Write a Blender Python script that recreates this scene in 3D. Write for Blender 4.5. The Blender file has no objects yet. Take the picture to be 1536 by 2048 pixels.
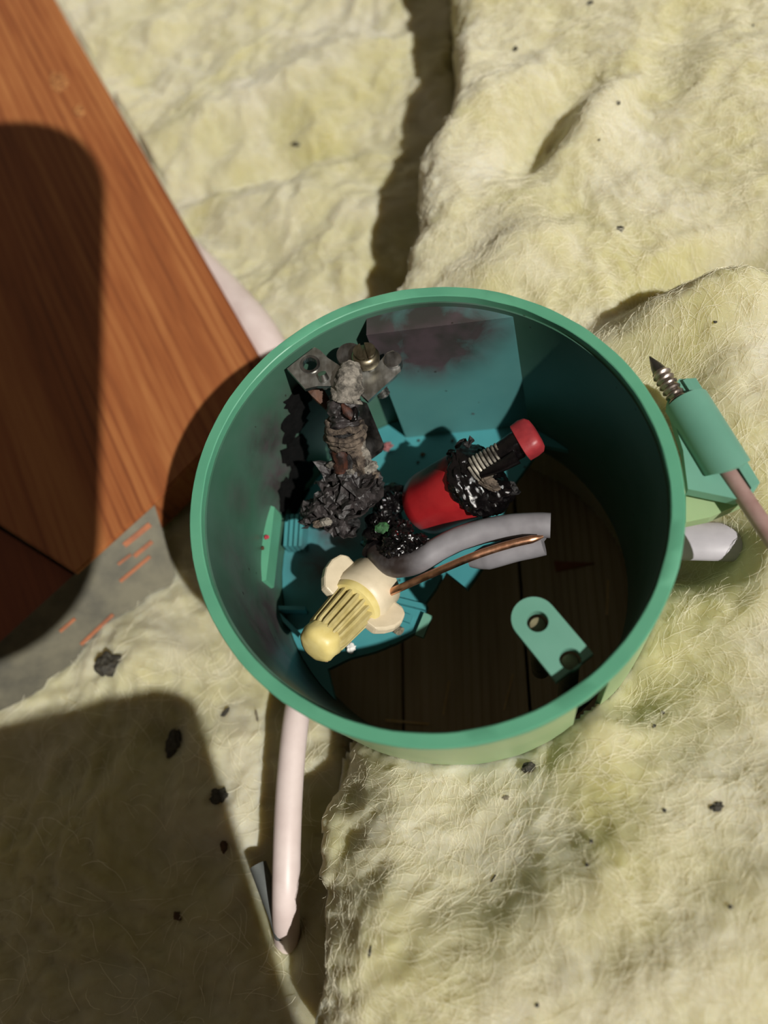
import bpy, bmesh, math, random
import numpy as np
from mathutils import Vector, Matrix, noise

random.seed(7)
rng = np.random.default_rng(7)
S = bpy.context.scene
COL = S.collection

# ------------------------------------------------------------------ camera
# The green box's axis is world Z, the centre of its rim is (0, 0, H).
H = 0.085
F = 1536.0                                    # focal length in pixels of the 1536 x 2048 frame
RIM = np.array([.007476, -.004837, .154058])         # rim centre seen from the lens (right, down, forward)
AX = np.array([.22, .44, 1.0]); AX /= np.linalg.norm(AX)
CX = np.array([1., 0, 0]) - AX[0] * AX; CX /= np.linalg.norm(CX)
CZ = -AX
CY = np.cross(CZ, CX)
BAS = np.array([CX, CY, CZ])                  # lens frame -> world frame


def from_lens(c):
    d = BAS @ (np.asarray(c, float) - RIM)
    return Vector((d[0], d[1], d[2] + H))


def oval(v, inv=False):
    """the box is pressed slightly oval: stretch along one diagonal, squeeze along the other"""
    ca, sa = math.cos(math.radians(-55)), math.sin(math.radians(-55))
    a, b = v[0] * ca + v[1] * sa, -v[0] * sa + v[1] * ca
    k = 1.02
    a, b = (a / k, b * k) if inv else (a * k, b / k)
    return Vector((a * ca - b * sa, a * sa + b * ca, v[2]))


def W(px, py, zr):
    """point at height zr millimetres above (-below) the rim plane, on the sight line of a picture point"""
    r = np.array([(px - 768) / F, (py - 1024) / F, 1.])
    t = ((RIM - CZ * 0 + AX * (-zr / 1000)) @ AX) / (r @ AX)
    return from_lens(r * t)


cam_d = bpy.data.cameras.new('camera')
cam = bpy.data.objects.new('camera', cam_d)
COL.objects.link(cam)
right, up, back = BAS @ np.array([1., 0, 0]), BAS @ np.array([0, -1., 0]), BAS @ np.array([0, 0, -1.])
M = Matrix(((right[0], up[0], back[0], 0), (right[1], up[1], back[1], 0), (right[2], up[2], back[2], 0), (0, 0, 0, 1)))
M.translation = from_lens((0, 0, 0))
cam.matrix_world = M
cam_d.sensor_fit = 'AUTO'
cam_d.sensor_width = 36.0
cam_d.lens = 36.0 * F / 2048.0
cam_d.clip_start = 0.005
cam_d.clip_end = 10
cam_d.dof.use_dof = True
cam_d.dof.focus_distance = 0.170
cam_d.dof.aperture_fstop = 8.5
S.camera = cam

# ------------------------------------------------------------------ light
wd = bpy.data.worlds.new('daylight')
S.world = wd
wd.use_nodes = True
bg = wd.node_tree.nodes['Background']
bg.inputs['Color'].default_value = (1.0, .84, .64, 1)
bg.inputs['Strength'].default_value = 0.125

SUN_EL, SUN_AZ = math.radians(48), math.radians(-40.7)
sd = Vector((math.cos(SUN_EL) * math.cos(SUN_AZ), math.cos(SUN_EL) * math.sin(SUN_AZ), math.sin(SUN_EL)))
sl = bpy.data.lights.new('sun', 'SUN')
sl.energy = 4.3
sl.angle = math.radians(0.8)
sl.color = (1.0, .96, .89)
so = bpy.data.objects.new('sun', sl)
so.rotation_euler = (-sd).to_track_quat('-Z', 'Y').to_euler()
so.location = sd * 0.6
COL.objects.link(so)

S.view_settings.view_transform = 'Standard'
S.view_settings.look = 'None'
S.view_settings.gamma = 1
S.view_settings.exposure = 0.08
S.view_settings.use_curve_mapping = False


# ------------------------------------------------------------------ materials
def srgb(r, g, b):
    f = lambda c: ((c / 255 + .055) / 1.055) ** 2.4 if c > 10 else c / 255 / 12.92
    return (f(r), f(g), f(b), 1)


class Mat:
    def __init__(s, name, rough=.6, metal=0.0, spec=.5):
        s.m = bpy.data.materials.new(name); s.m.use_nodes = True
        s.n = s.m.node_tree.nodes; s.l = s.m.node_tree.links
        s.p = s.n['Principled BSDF']
        s.p.inputs['Roughness'].default_value = rough
        s.p.inputs['Metallic'].default_value = metal
        s.p.inputs['Specular IOR Level'].default_value = spec
        s.tc = s.n.new('ShaderNodeTexCoord').outputs['Object']

    def set(s, **k):
        for a, v in k.items(): s.p.inputs[a.replace('_', ' ')].default_value = v
        return s

    def mapping(s, scale=(1, 1, 1), rot=(0, 0, 0), src=None):
        m = s.n.new('ShaderNodeMapping'); s.l.new(src or s.tc, m.inputs[0])
        m.vector_type = 'TEXTURE'
        m.inputs['Scale'].default_value = scale; m.inputs['Rotation'].default_value = rot
        return m.outputs[0]

    def noise(s, scale, detail=4, rough=.55, dist=0.0, vec=None):
        m = s.n.new('ShaderNodeTexNoise'); s.l.new(vec or s.tc, m.inputs['Vector'])
        m.inputs['Scale'].default_value = scale; m.inputs['Detail'].default_value = detail
        m.inputs['Roughness'].default_value = rough; m.inputs['Distortion'].default_value = dist
        return m.outputs['Fac']

    def ramp(s, fac, stops):
        r = s.n.new('ShaderNodeValToRGB'); s.l.new(fac, r.inputs[0])
        e = r.color_ramp.elements
        while len(e) < len(stops): e.new(.5)
        for i, (p, c) in enumerate(stops):
            e[i].position = p; e[i].color = c if len(c) == 4 else (*c, 1)
        return r.outputs[0]

    def math(s, op, a, b=None, clamp=False):
        m = s.n.new('ShaderNodeMath'); m.operation = op; m.use_clamp = clamp
        for i, v in enumerate((a, b)):
            if v is None: continue
            if hasattr(v, 'links'): s.l.new(v, m.inputs[i])
            else: m.inputs[i].default_value = v
        return m.outputs[0]

    def mix(s, fac, a, b):
        m = s.n.new('ShaderNodeMix'); m.data_type = 'RGBA'
        for i, v in ((0, fac), (6, a), (7, b)):
            if hasattr(v, 'links'): s.l.new(v, m.inputs[i])
            else: m.inputs[i].default_value = v
        return m.outputs[2]

    def spot(s, point, radius, soft=1.0):
        """1 at a point of the thing, 0 beyond radius: for stains that have a place of their own"""
        d = s.n.new('ShaderNodeVectorMath'); d.operation = 'DISTANCE'
        s.l.new(s.tc, d.inputs[0]); d.inputs[1].default_value = point
        r = s.n.new('ShaderNodeMapRange'); r.interpolation_type = 'SMOOTHSTEP'
        s.l.new(d.outputs['Value'], r.inputs[0])
        r.inputs[1].default_value = radius; r.inputs[2].default_value = radius * (1 - soft)
        return r.outputs[0]

    def color(s, c):
        if hasattr(c, 'links'): s.l.new(c, s.p.inputs['Base Color'])
        else: s.p.inputs['Base Color'].default_value = c
        return s

    def rough(s, c):
        s.l.new(c, s.p.inputs['Roughness']); return s

    def bump(s, h, strength=.5, dist=.001):
        b = s.n.new('ShaderNodeBump'); s.l.new(h, b.inputs['Height'])
        b.inputs['Strength'].default_value = strength; b.inputs['Distance'].default_value = dist
        s.l.new(b.outputs[0], s.p.inputs['Normal']); return s


def simple(name, c1, c2=None, scale=300, rough=.6, metal=0., bump=0., bdist=.0004, spec=.5, lo=.35, hi=.65):
    m = Mat(name, rough, metal, spec)
    f = m.noise(scale, 5)
    m.color(m.ramp(f, [(lo, c1), (hi, c2)]) if c2 else c1)
    if bump: m.bump(m.noise(scale * 2, 5), bump, bdist)
    return m


def wool(name, a, b, c):
    m = Mat(name, .85, 0, .25)
    big = m.noise(28, 4, .55, .6)
    warp = m.mapping((1, 2.4, 1.6), (0, 0, .7))
    mid = m.noise(150, 6, .65, 1.6, warp)
    fine = m.noise(1500, 6, .75, 3.0, warp)
    col = m.ramp(big, [(.32, a), (.5, b), (.68, c)])
    col2 = m.ramp(mid, [(.3, (.90, .88, .80)), (.7, (1, 1, 1))])
    mm = m.n.new('ShaderNodeMix'); mm.data_type = 'RGBA'; mm.blend_type = 'MULTIPLY'
    mm.inputs[0].default_value = 1.0
    m.l.new(col, mm.inputs[6]); m.l.new(col2, mm.inputs[7])
    m.color(mm.outputs[2])
    h = m.math('ADD', m.math('MULTIPLY', mid, .45), m.math('MULTIPLY', fine, .8))
    m.bump(h, .8, .0011)
    m.set(Subsurface_Weight=.75, Subsurface_Radius=(1.0, .82, .55), Subsurface_Scale=.007, Sheen_Weight=.25, Sheen_Roughness=.5)
    return m.m


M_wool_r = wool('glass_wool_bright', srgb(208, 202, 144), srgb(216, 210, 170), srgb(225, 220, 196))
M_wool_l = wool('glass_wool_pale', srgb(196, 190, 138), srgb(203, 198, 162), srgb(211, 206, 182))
_f = Mat('glass_fibre', .35, 0, .6); _f.color(srgb(248, 243, 218)); _f.set(Transmission_Weight=.0, Subsurface_Weight=.0); M_fibre = _f.m


def wood_mat(name, c_light, c_mid, c_dark, ang, line=125):
    m = Mat(name, .55, 0, .3)
    v = m.mapping((1, 16, 2), (0, 0, ang))
    g = m.noise(520, 5, .6, .3, v)
    g2 = m.noise(90, 3, .5, .5, v)
    wv = m.n.new('ShaderNodeTexWave'); wv.wave_type = 'BANDS'; wv.bands_direction = 'X'
    m.l.new(v, wv.inputs['Vector'])
    wv.inputs['Scale'].default_value = line; wv.inputs['Distortion'].default_value = 9.0
    wv.inputs['Detail'].default_value = 2; wv.inputs['Detail Scale'].default_value = .35
    fac = m.math('ADD', m.math('ADD', m.math('MULTIPLY', g, .28), m.math('MULTIPLY', g2, .55)), m.math('MULTIPLY', m.math('MULTIPLY', m.math('POWER', wv.outputs['Fac'], 4.0), m.ramp(m.noise(45, 2, .5, 0, v), [(.42, (.1,) * 3), (.62, (1,) * 3)])), -.17))
    col = m.ramp(fac, [(.20, c_dark), (.36, c_mid), (.52, c_light)])
    m.color(col)
    m.bump(g, .2, .0002)
    return m


_d = W(512, 700, -48) - W(110, 0, -48)
WOOD_ANG = math.atan2(_d.y, _d.x) - math.pi / 2
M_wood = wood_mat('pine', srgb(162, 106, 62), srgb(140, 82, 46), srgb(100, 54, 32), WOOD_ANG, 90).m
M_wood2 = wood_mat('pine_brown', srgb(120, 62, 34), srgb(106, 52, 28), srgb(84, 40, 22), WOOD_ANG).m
M_board = wood_mat('board_haze_pale', srgb(200, 184, 148), srgb(184, 166, 130), srgb(150, 132, 100), 0.0).m  # board colour lifted to carry the haze over the shaded box opening
M_board2 = wood_mat('board_haze_pale_grey', srgb(190, 176, 140), srgb(174, 158, 122), srgb(144, 126, 94), 0.0).m  # same haze lift in the colour of every second board
M_grain = simple('grain_line', srgb(118, 60, 28), srgb(135, 70, 32), 400, .6).m

TEAL = srgb(74, 160, 128)
TEAL2 = srgb(62, 148, 122)


def plastic(name, c1, c2, soot=(), trans=0.0, specks=True, sootc=srgb(52, 50, 48)):
    m = Mat(name, .42, 0, .45)
    col = m.ramp(m.noise(60, 3), [(.35, c1), (.65, c2)])
    if soot:
        acc = None
        for p, r, k in soot:
            q = m.math('MULTIPLY', m.spot(p, r), k)
            acc = q if acc is None else m.math('MAXIMUM', acc, q)
        n1 = m.noise(130, 5, .6, .8)
        fac = m.math('MULTIPLY', acc, m.math('ADD', m.math('MULTIPLY', n1, 1.6), .1), True)
        tone = m.ramp(m.noise(90, 3), [(.4, sootc), (.6, srgb(72, 62, 66))])
        col = m.mix(fac, col, tone)
    if specks:
        vor = m.n.new('ShaderNodeTexVoronoi'); m.l.new(m.tc, vor.inputs['Vector']); vor.inputs['Scale'].default_value = 260
        sp = m.math('MULTIPLY', m.math('LESS_THAN', vor.outputs['Distance'], .10), m.math('GREATER_THAN', m.noise(45, 2), .56))
        col = m.mix(m.math('MULTIPLY', sp, .8), col, srgb(40, 36, 32))
    m.color(col)
    m.bump(m.noise(700, 4), .08, .0002)
    m.set(Subsurface_Weight=trans, Subsurface_Radius=(.5, 1., .8), Subsurface_Scale=.0015)
    return m.m


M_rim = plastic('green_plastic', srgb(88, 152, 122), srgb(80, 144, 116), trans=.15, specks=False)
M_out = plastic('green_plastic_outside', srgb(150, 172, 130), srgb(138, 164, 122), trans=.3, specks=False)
M_tab = plastic('green_plastic_tab', srgb(104, 154, 136), srgb(96, 146, 128), trans=.15, specks=False)


def steel(name, c1, c2, rough=.32):
    m = Mat(name, rough, 1.0)
    v = m.mapping((1, 6, 1))
    m.color(m.ramp(m.noise(500, 4, .6, 0, v), [(.35, c1), (.65, c2)]))
    m.rough(m.ramp(m.noise(300, 4), [(.3, (.25,) * 3), (.7, (.5,) * 3)]))
    return m.m


M_steel = steel('zinc_steel', (.30, .30, .28, 1), (.52, .52, .50, 1))
M_steel_d = steel('sooty_steel', (.10, .10, .10, 1), (.26, .25, .24, 1))
M_brass = steel('tarnished_brass', (.14, .12, .08, 1), (.36, .32, .23, 1))
M_rust = simple('heat_browned_steel', srgb(80, 46, 24), srgb(48, 30, 18), 250, .6, .3, .3).m
M_screw = steel('screw_steel', (.34, .28, .25, 1), (.62, .55, .50, 1))
M_shank = simple('screw_shank', srgb(160, 132, 126), srgb(146, 116, 110), 300, .42, .1).m
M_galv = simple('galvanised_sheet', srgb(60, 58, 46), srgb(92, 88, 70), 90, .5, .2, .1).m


def char(name, c1, c2, rough, spec=.5, bump=.8):
    m = Mat(name, rough, 0, spec)
    m.color(m.ramp(m.noise(420, 6, .65), [(.38, c1), (.62, c2)]))
    m.bump(m.noise(900, 6, .65, .6), bump, .0006)
    return m.m


M_char = char('char', srgb(12, 11, 11), srgb(32, 29, 29), .6)
M_charflake = char('char_flake', srgb(26, 24, 24), srgb(58, 53, 53), .42, .5, .4)
M_ash = char('ash', srgb(70, 67, 62), srgb(146, 140, 130), .85, .2, 1.0)
M_ashbrown = char('ash_brown', srgb(44, 38, 35), srgb(112, 100, 88), .85, .2, 1.0)
M_melt = char('melted_black', srgb(6, 5, 6), srgb(14, 11, 12), .14, .5, .25)
M_copper_burnt = char('burnt_copper', srgb(70, 38, 26), srgb(36, 26, 24), .55, .4, .5)
M_wall_shade = char('painted_wall_shade', srgb(8, 8, 8), srgb(16, 15, 15), .9, .1, .4)  # near-black for the painted shadow on the left inner wall
M_green = char('verdigris', srgb(58, 110, 62), srgb(36, 62, 40), .7)

_r = Mat('red_plastic', .34, 0, .5)
_r.color(_r.mix(_r.math('MULTIPLY', _r.spot((.0, .0, .0), .001), 0.0), _r.ramp(_r.noise(160, 4), [(.4, srgb(186, 28, 36)), (.65, srgb(164, 22, 32))]), srgb(40, 20, 24)))
_r.bump(_r.noise(600, 4), .1, .0002)
M_red = _r.m
M_redtip = simple('red_plastic_tip', srgb(148, 46, 50), srgb(124, 36, 42), 260, .45, 0, .2).m

M_cable = simple('grey_pvc', srgb(146, 144, 148), srgb(132, 130, 134), 120, .4, 0, .08).m
M_cable_w = simple('white_pvc', srgb(214, 200, 196), srgb(200, 184, 180), 90, .45, 0, .05).m
M_cable_g = simple('pale_grey_pvc', srgb(176, 172, 180), srgb(160, 156, 164), 110, .4, 0, .08).m
M_darkgrey = simple('dark_grey_pvc', srgb(96, 100, 98), srgb(78, 82, 82), 120, .5).m
M_copper = steel('copper', (.62, .30, .17, 1), (.82, .45, .28, 1), .3)
M_cream = simple('cream_plastic', srgb(210, 197, 170), srgb(196, 183, 156), 180, .45, 0, .15).m
M_yellow = simple('yellow_plastic', srgb(218, 203, 138), srgb(206, 188, 116), 240, .42, 0, .1).m
M_olive = simple('worn_yellow_plastic', srgb(186, 173, 122), srgb(166, 152, 98), 260, .45, 0, .1).m
M_bit = simple('debris_black', srgb(34, 32, 26), srgb(60, 56, 44), 900, .7, 0, .6).m
M_bit_grey = simple('debris_grey', srgb(120, 112, 92), srgb(90, 84, 70), 900, .8).m
M_bit_brown = simple('debris_brown', srgb(78, 52, 26), srgb(54, 38, 22), 900, .8).m
M_bit_pink = simple('debris_pink', srgb(150, 92, 92), srgb(96, 62, 64), 900, .7).m
M_bit_white = simple('debris_white', srgb(232, 230, 224), srgb(214, 212, 206), 900, .7).m
M_bit_red = simple('debris_red', srgb(170, 50, 64), srgb(140, 40, 54), 900, .6).m
M_pillar = simple('pillar_plastic', srgb(120, 112, 84), srgb(96, 88, 64), 400, .6).m
M_straw = simple('straw', srgb(232, 206, 150), srgb(214, 184, 124), 300, .6).m
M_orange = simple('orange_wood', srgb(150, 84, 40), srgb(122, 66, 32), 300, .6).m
M_phone = simple('phone_black', srgb(28, 28, 30), None, 100, .35).m
M_lens = simple('phone_lens', srgb(10, 10, 14), None, 100, .08, 0, 0, .0004, .8).m


# ------------------------------------------------------------------ helpers
def T(o, label=None, cat=None, group=None, kind=None):
    if label: o['label'] = label
    if cat: o['category'] = cat
    if group: o['group'] = group
    if kind: o['kind'] = kind
    return o


def empty(name, loc):
    o = bpy.data.objects.new(name, None)
    o.location = loc; o.empty_display_size = .01
    COL.objects.link(o)
    return o


def link(name, me, mat, parent=None, smooth=True):
    me.materials.append(mat)
    if smooth:
        me.polygons.foreach_set('use_smooth', [True] * len(me.polygons))
        if len(me.polygons) < 60000: me.set_sharp_from_angle(angle=math.radians(42))
    o = bpy.data.objects.new(name, me)
    COL.objects.link(o)
    if parent is not None:
        o.parent = parent
        # parents are moved but never turned, so the inverse is a plain shift
        p, off = parent, Vector((0, 0, 0))
        while p is not None:
            off = off + p.location; p = p.parent
            # children of parts carry their part's own inverse
        o.matrix_parent_inverse = Matrix.Translation(-parent_world(parent))
    return o


def parent_world(p):
    v = p.location.copy()
    if p.parent is not None:
        v = p.matrix_parent_inverse @ v
        v = parent_world(p.parent) + v
    return v


def obj(name, verts, faces, mat, parent=None, smooth=True):
    """one mesh object; a top-level one gets its origin at the middle of its base"""
    verts = [Vector(v) for v in verts]
    loc = Vector((0, 0, 0))
    if parent is None:
        xs = [v.x for v in verts]; ys = [v.y for v in verts]; zs = [v.z for v in verts]
        loc = Vector(((min(xs) + max(xs)) / 2, (min(ys) + max(ys)) / 2, min(zs)))
    me = bpy.data.meshes.new(name)
    me.from_pydata([tuple(v - loc) for v in verts], [], faces)
    me.validate(); me.update()
    o = link(name, me, mat, parent, smooth)
    if parent is None: o.location = loc
    return o


def fix_normals(verts, faces):
    bm = bmesh.new()
    vs = [bm.verts.new(v) for v in verts]
    for f in faces:
        try: bm.faces.new([vs[i] for i in f])
        except ValueError: pass
    bmesh.ops.recalc_face_normals(bm, faces=bm.faces)
    bm.verts.index_update()
    out = [v.co.copy() for v in bm.verts], [[v.index for v in f.verts] for f in bm.faces]
    bm.free()
    return out


def frame(axis, ref=None):
    a = Vector(axis).normalized()
    r = Vector(ref) if ref is not None else (Vector((0, 0, 1)) if abs(a.z) < .9 else Vector((1, 0, 0)))
    u = (r - a * r.dot(a)).normalized()
    return a, u, a.cross(u)


def spline(pts, n=8):
    """Catmull-Rom through points (any dimension)"""
    P = [np.array(p, float) for p in pts]
    P = [2 * P[0] - P[1]] + P + [2 * P[-1] - P[-2]]
    out = []
    for i in range(1, len(P) - 2):
        for k in range(n):
            t = k / n
            a, b, c, d = P[i - 1], P[i], P[i + 1], P[i + 2]
            out.append(.5 * (2 * b + (c - a) * t + (2 * a - 5 * b + 4 * c - d) * t * t + (3 * b - a - 3 * c + d) * t ** 3))
    out.append(P[-2])
    return out


def tube(pts, rad, seg=16, caps=True, flat=1.0, rough=0.0, rs=400, mod=None):
    """tube along points with a radius per point; flat squeezes it along the vertical"""
    pts = [Vector(p) for p in pts]
    n = len(pts)
    if not hasattr(rad, '__len__'): rad = [rad] * n
    V, Fc = [], []
    prev = None
    for i, p in enumerate(pts):
        a = (pts[min(i + 1, n - 1)] - pts[max(i - 1, 0)]).normalized()
        if prev is None: _, u, w = frame(a)
        else:
            u = (prev - a * prev.dot(a)).normalized(); w = a.cross(u)
        prev = u
        for k in range(seg):
            q = 2 * math.pi * k / seg
            d = u * math.cos(q) * flat + w * math.sin(q)
            r = rad[i]
            if mod: r *= mod(i / (n - 1), q)
            v = p + d * r
            if rough: v = v + d * (rough * noise.fractal(v * rs, 1.0, 2.0, 4))
            V.append(v)
    for i in range(n - 1):
        for k in range(seg):
            Fc.append([i * seg + k, i * seg + (k + 1) % seg, (i + 1) * seg + (k + 1) % seg, (i + 1) * seg + k])
    if caps:
        Fc.append(list(range(seg))[::-1]); Fc.append([(n - 1) * seg + k for k in range(seg)])
    return V, Fc


def lathe(p0, p1, prof, seg=32, mod=None, ref=None, caps=True):
    """solid of revolution: prof is a list of (t along p0->p1, radius)"""
    p0, p1 = Vector(p0), Vector(p1)
    a, u, w = frame(p1 - p0, ref)
    V, Fc = [], []
    for i, (t, r) in enumerate(prof):
        c = p0.lerp(p1, t)
        for k in range(seg):
            q = 2 * math.pi * k / seg
            rr = r * (mod(t, q) if mod else 1)
            V.append(c + (u * math.cos(q) + w * math.sin(q)) * rr)
    for i in range(len(prof) - 1):
        for k in range(seg):
            Fc.append([i * seg + k, i * seg + (k + 1) % seg, (i + 1) * seg + (k + 1) % seg, (i + 1) * seg + k])
    if caps:
        Fc.append(list(range(seg))[::-1]); Fc.append([(len(prof) - 1) * seg + k for k in range(seg)])
    return V, Fc


def blob(c, rad, sub=3, amp=.2, fs=1.0, axes=None, seed=0, ridged=False):
    bm = bmesh.new()
    bmesh.ops.create_icosphere(bm, subdivisions=sub, radius=1)
    c = Vector(c)
    off = Vector((seed * 3.1, seed * 1.7, seed * .9))
    A = axes or (Vector((1, 0, 0)), Vector((0, 1, 0)), Vector((0, 0, 1)))
    V = []
    for v in bm.verts:
        n = noise.fractal(v.co * 1.6 * fs + off, 1.0, 2.0, 5) if not ridged else noise.ridged_multi_fractal(v.co * 1.3 * fs + off, 1.0, 2.0, 5, 1.0, 2.0) - .9
        k = 1 + amp * n
        V.append(c + A[0] * v.co.x * rad[0] * k + A[1] * v.co.y * rad[1] * k + A[2] * v.co.z * rad[2] * k)
    Fc = [[v.index for v in f.verts] for f in bm.faces]
    bm.free()
    return V, Fc


def merge(*parts):
    V, Fc = [], []
    for v, f in parts:
        o = len(V); V += list(v); Fc += [[i + o for i in q] for q in f]
    return V, Fc


def plate(outline, holes, thick, nrm=None):
    """a sheet with real holes: outline and holes are closed loops of 3-D points, thickened against nrm"""
    bm = bmesh.new()
    edges = []
    for loop in [outline] + list(holes):
        vs = [bm.verts.new(Vector(p)) for p in loop]
        edges += [bm.edges.new((vs[i], vs[(i + 1) % len(vs)])) for i in range(len(vs))]
    nrm = Vector(nrm or (0, 0, 1)).normalized()
    bmesh.ops.triangle_fill(bm, use_beauty=True, use_dissolve=False, edges=edges, normal=nrm)
    g = bmesh.ops.extrude_face_region(bm, geom=list(bm.faces))
    for e in g['geom']:
        if isinstance(e, bmesh.types.BMVert): e.co -= nrm * thick
    bmesh.ops.recalc_face_normals(bm, faces=bm.faces)
    bm.verts.index_update()
    V = [v.co.copy() for v in bm.verts]; Fc = [[v.index for v in f.verts] for f in bm.faces]
    bm.free()
    return V, Fc


def circle(c, r, n=24, u=Vector((1, 0, 0)), w=Vector((0, 1, 0))):
    return [Vector(c) + u * (r * math.cos(2 * math.pi * k / n)) + w * (r * math.sin(2 * math.pi * k / n)) for k in range(n)]


def prism(poly, h):
    """poly (3-D loop, seen from above counter-clockwise or not) pushed down by h"""
    return plate(poly, [], h)


def bar(p0, p1, width, height, ref=(0, 0, 1)):
    """box-section bar from p0 to p1 (its top middle line)"""
    p0, p1 = Vector(p0), Vector(p1)
    a, u, w = frame(p1 - p0, ref)
    V = []
    for p in (p0, p1):
        V += [p + w * width / 2, p - w * width / 2, p - w * width / 2 - u * height, p + w * width / 2 - u * height]
    return V, [[0, 1, 2, 3], [7, 6, 5, 4], [0, 4, 5, 1], [1, 5, 6, 2], [2, 6, 7, 3], [3, 7, 4, 0]]


def crumple(c, size, seed, mat, name, parent=None, thick=.0004, tilt=None, n=14, amp=.5):
    """a jagged curled flake: a small irregular sheet with thickness"""
    r = random.Random(seed)
    R = tilt or Matrix.Rotation(r.uniform(0, 6.28), 3, 'Z') @ Matrix.Rotation(r.uniform(-.7, .7), 3, 'X')
    rings = 4
    V, Fc = [Vector((0, 0, 0))], []
    outl = [size * (1 + .45 * noise.noise(Vector((math.cos(6.283 * k / n) * 1.3, math.sin(6.283 * k / n) * 1.3, seed * 2.3))) + r.uniform(-.18, .18)) for k in range(n)]
    for j in range(1, rings + 1):
        for k in range(n):
            q = 6.283 * k / n
            rr = outl[k] * j / rings
            x, y = rr * math.cos(q), rr * math.sin(q) * .8
            z = amp * size * noise.fractal(Vector((x / size, y / size, seed * 1.1)) * 1.3, 1, 2, 3) + .35 * amp * (x * x) / size
            V.append(Vector((x, y, z)))
    for k in range(n): Fc.append([0, 1 + k, 1 + (k + 1) % n])
    for j in range(rings - 1):
        for k in range(n):
            a = 1 + j * n
            Fc.append([a + k, a + n + k, a + n + (k + 1) % n, a + (k + 1) % n])
    m = len(V)
    V += [v - Vector((0, 0, thick)) for v in V]
    Fc += [[i + m for i in f][::-1] for f in Fc[:]]
    a = 1 + (rings - 1) * n
    for k in range(n): Fc.append([a + k, a + m + k, a + m + (k + 1) % n, a + (k + 1) % n])
    V = [Vector(c) + R @ v for v in V]
    if name is None: return V, Fc
    return obj(name, V, Fc, mat, parent, False)


def sphere_axes(p0, p1):
    a, u, w = frame(Vector(p1) - Vector(p0))
    return a, u, w


# ------------------------------------------------------------------ floor boards under the insulation
flo = empty('floor', (0, .05, 0)); T(flo, kind='structure')
for i in range(14):
    x0 = -.271 + i * .036
    dz = .0012 * ((i * 7) % 3)
    g = .0005
    V = []
    for z in (-.016, dz):
        V += [(x0 + g, -.22, z), (x0 + .036 - g, -.22, z), (x0 + .036 - g, .40, z), (x0 + g, .40, z)]
    obj('plank', V, [[3, 2, 1, 0], [4, 5, 6, 7], [0, 1, 5, 4], [1, 2, 6, 5], [2, 3, 7, 6], [3, 0, 4, 7]], M_board if i % 2 else M_board2, flo, False)

obj('underlay', [(-.272, -.22, -.0175), (.234, -.22, -.0175), (.234, .40, -.0175), (-.272, .40, -.0175), (-.272, -.22, -.015), (.234, -.22, -.015), (.234, .40, -.015), (-.272, .40, -.015)],
    [[3, 2, 1, 0], [4, 5, 6, 7], [0, 1, 5, 4], [1, 2, 6, 5], [2, 3, 7, 6], [3, 0, 4, 7]], M_board2, flo, False)

# ------------------------------------------------------------------ insulation batts
ZB_R, ZB_L = -27.0, -62.0      # usual heights of the two batts against the rim, millimetres


def px_poly(pts, zr):
    return [(W(x, y, zr).x, W(x, y, zr).y) for x, y in pts]


EDGE_R = [(900, -520), (880, -260), (890, -30), (895, 60), (912, 130), (885, 200), (832, 290), (820, 350), (838, 420), (800, 480), (778, 560), (765, 640),
          (720, 900), (660, 1200), (640, 1420), (612, 1490), (606, 1560), (594, 1620), (604, 1700), (600, 1760), (622, 1800), (618, 1900), (604, 1960), (596, 2048), (590, 2200)]
POLY_R = px_poly(EDGE_R + [(1100, 2260), (1800, 2260), (1800, 1000), (1760, -520)], ZB_R)
POLY_L = px_poly(EDGE_R, ZB_R) + px_poly([(-260, 2260), (-260, 1000), (-160, -520)], ZB_L)
ZW = -48.0
BEAM = [(-260, -560), (-195, -560), (110, 0), (300, 328), (512, 700), (470, 840), (310, 1002), (150, 1146), (-60, 1012), (-260, 890)]
BLOCK = [(-260, 900), (-60, 1022), (146, 1150), (0, 1310), (-200, 1500), (-260, 1500)]


def box_r(x, y):
    """distance from the box's axis, measured in the slightly oval box"""
    return np.hypot(*_oval_np(x, y))


def _oval_np(x, y):
    ca, sa = math.cos(math.radians(-55)), math.sin(math.radians(-55))
    return (x * ca + y * sa) / 1.02, (-x * sa + y * ca) * 1.02


def seg_dist(P, poly):
    """distance of many points to a closed polygon and whether they are inside"""
    P = np.asarray(P); d = np.full(len(P), 1e9); inside = np.zeros(len(P), bool)
    n = len(poly)
    for i in range(n):
        a = np.array(poly[i]); b = np.array(poly[(i + 1) % n])
        ab = b - a
        t = np.clip(((P - a) @ ab) / (ab @ ab), 0, 1)
        d = np.minimum(d, np.linalg.norm(P - (a + t[:, None] * ab), axis=1))
        c = ((a[1] > P[:, 1]) != (b[1] > P[:, 1]))
        with np.errstate(divide='ignore', invalid='ignore'):
            xx = (b[0] - a[0]) * (P[:, 1] - a[1]) / (b[1] - a[1]) + a[0]
        inside ^= c & (P[:, 0] < xx)
    return d, inside


def features(lst, zr):
    out = []
    for (x, y, lx, ly, ang, h) in lst:   # picture place, half sizes in mm along/across, angle in world degrees, height mm
        p = W(x, y, zr); out.append((p.x, p.y, lx / 1000, ly / 1000, math.radians(ang), h / 1000))
    return out


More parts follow.
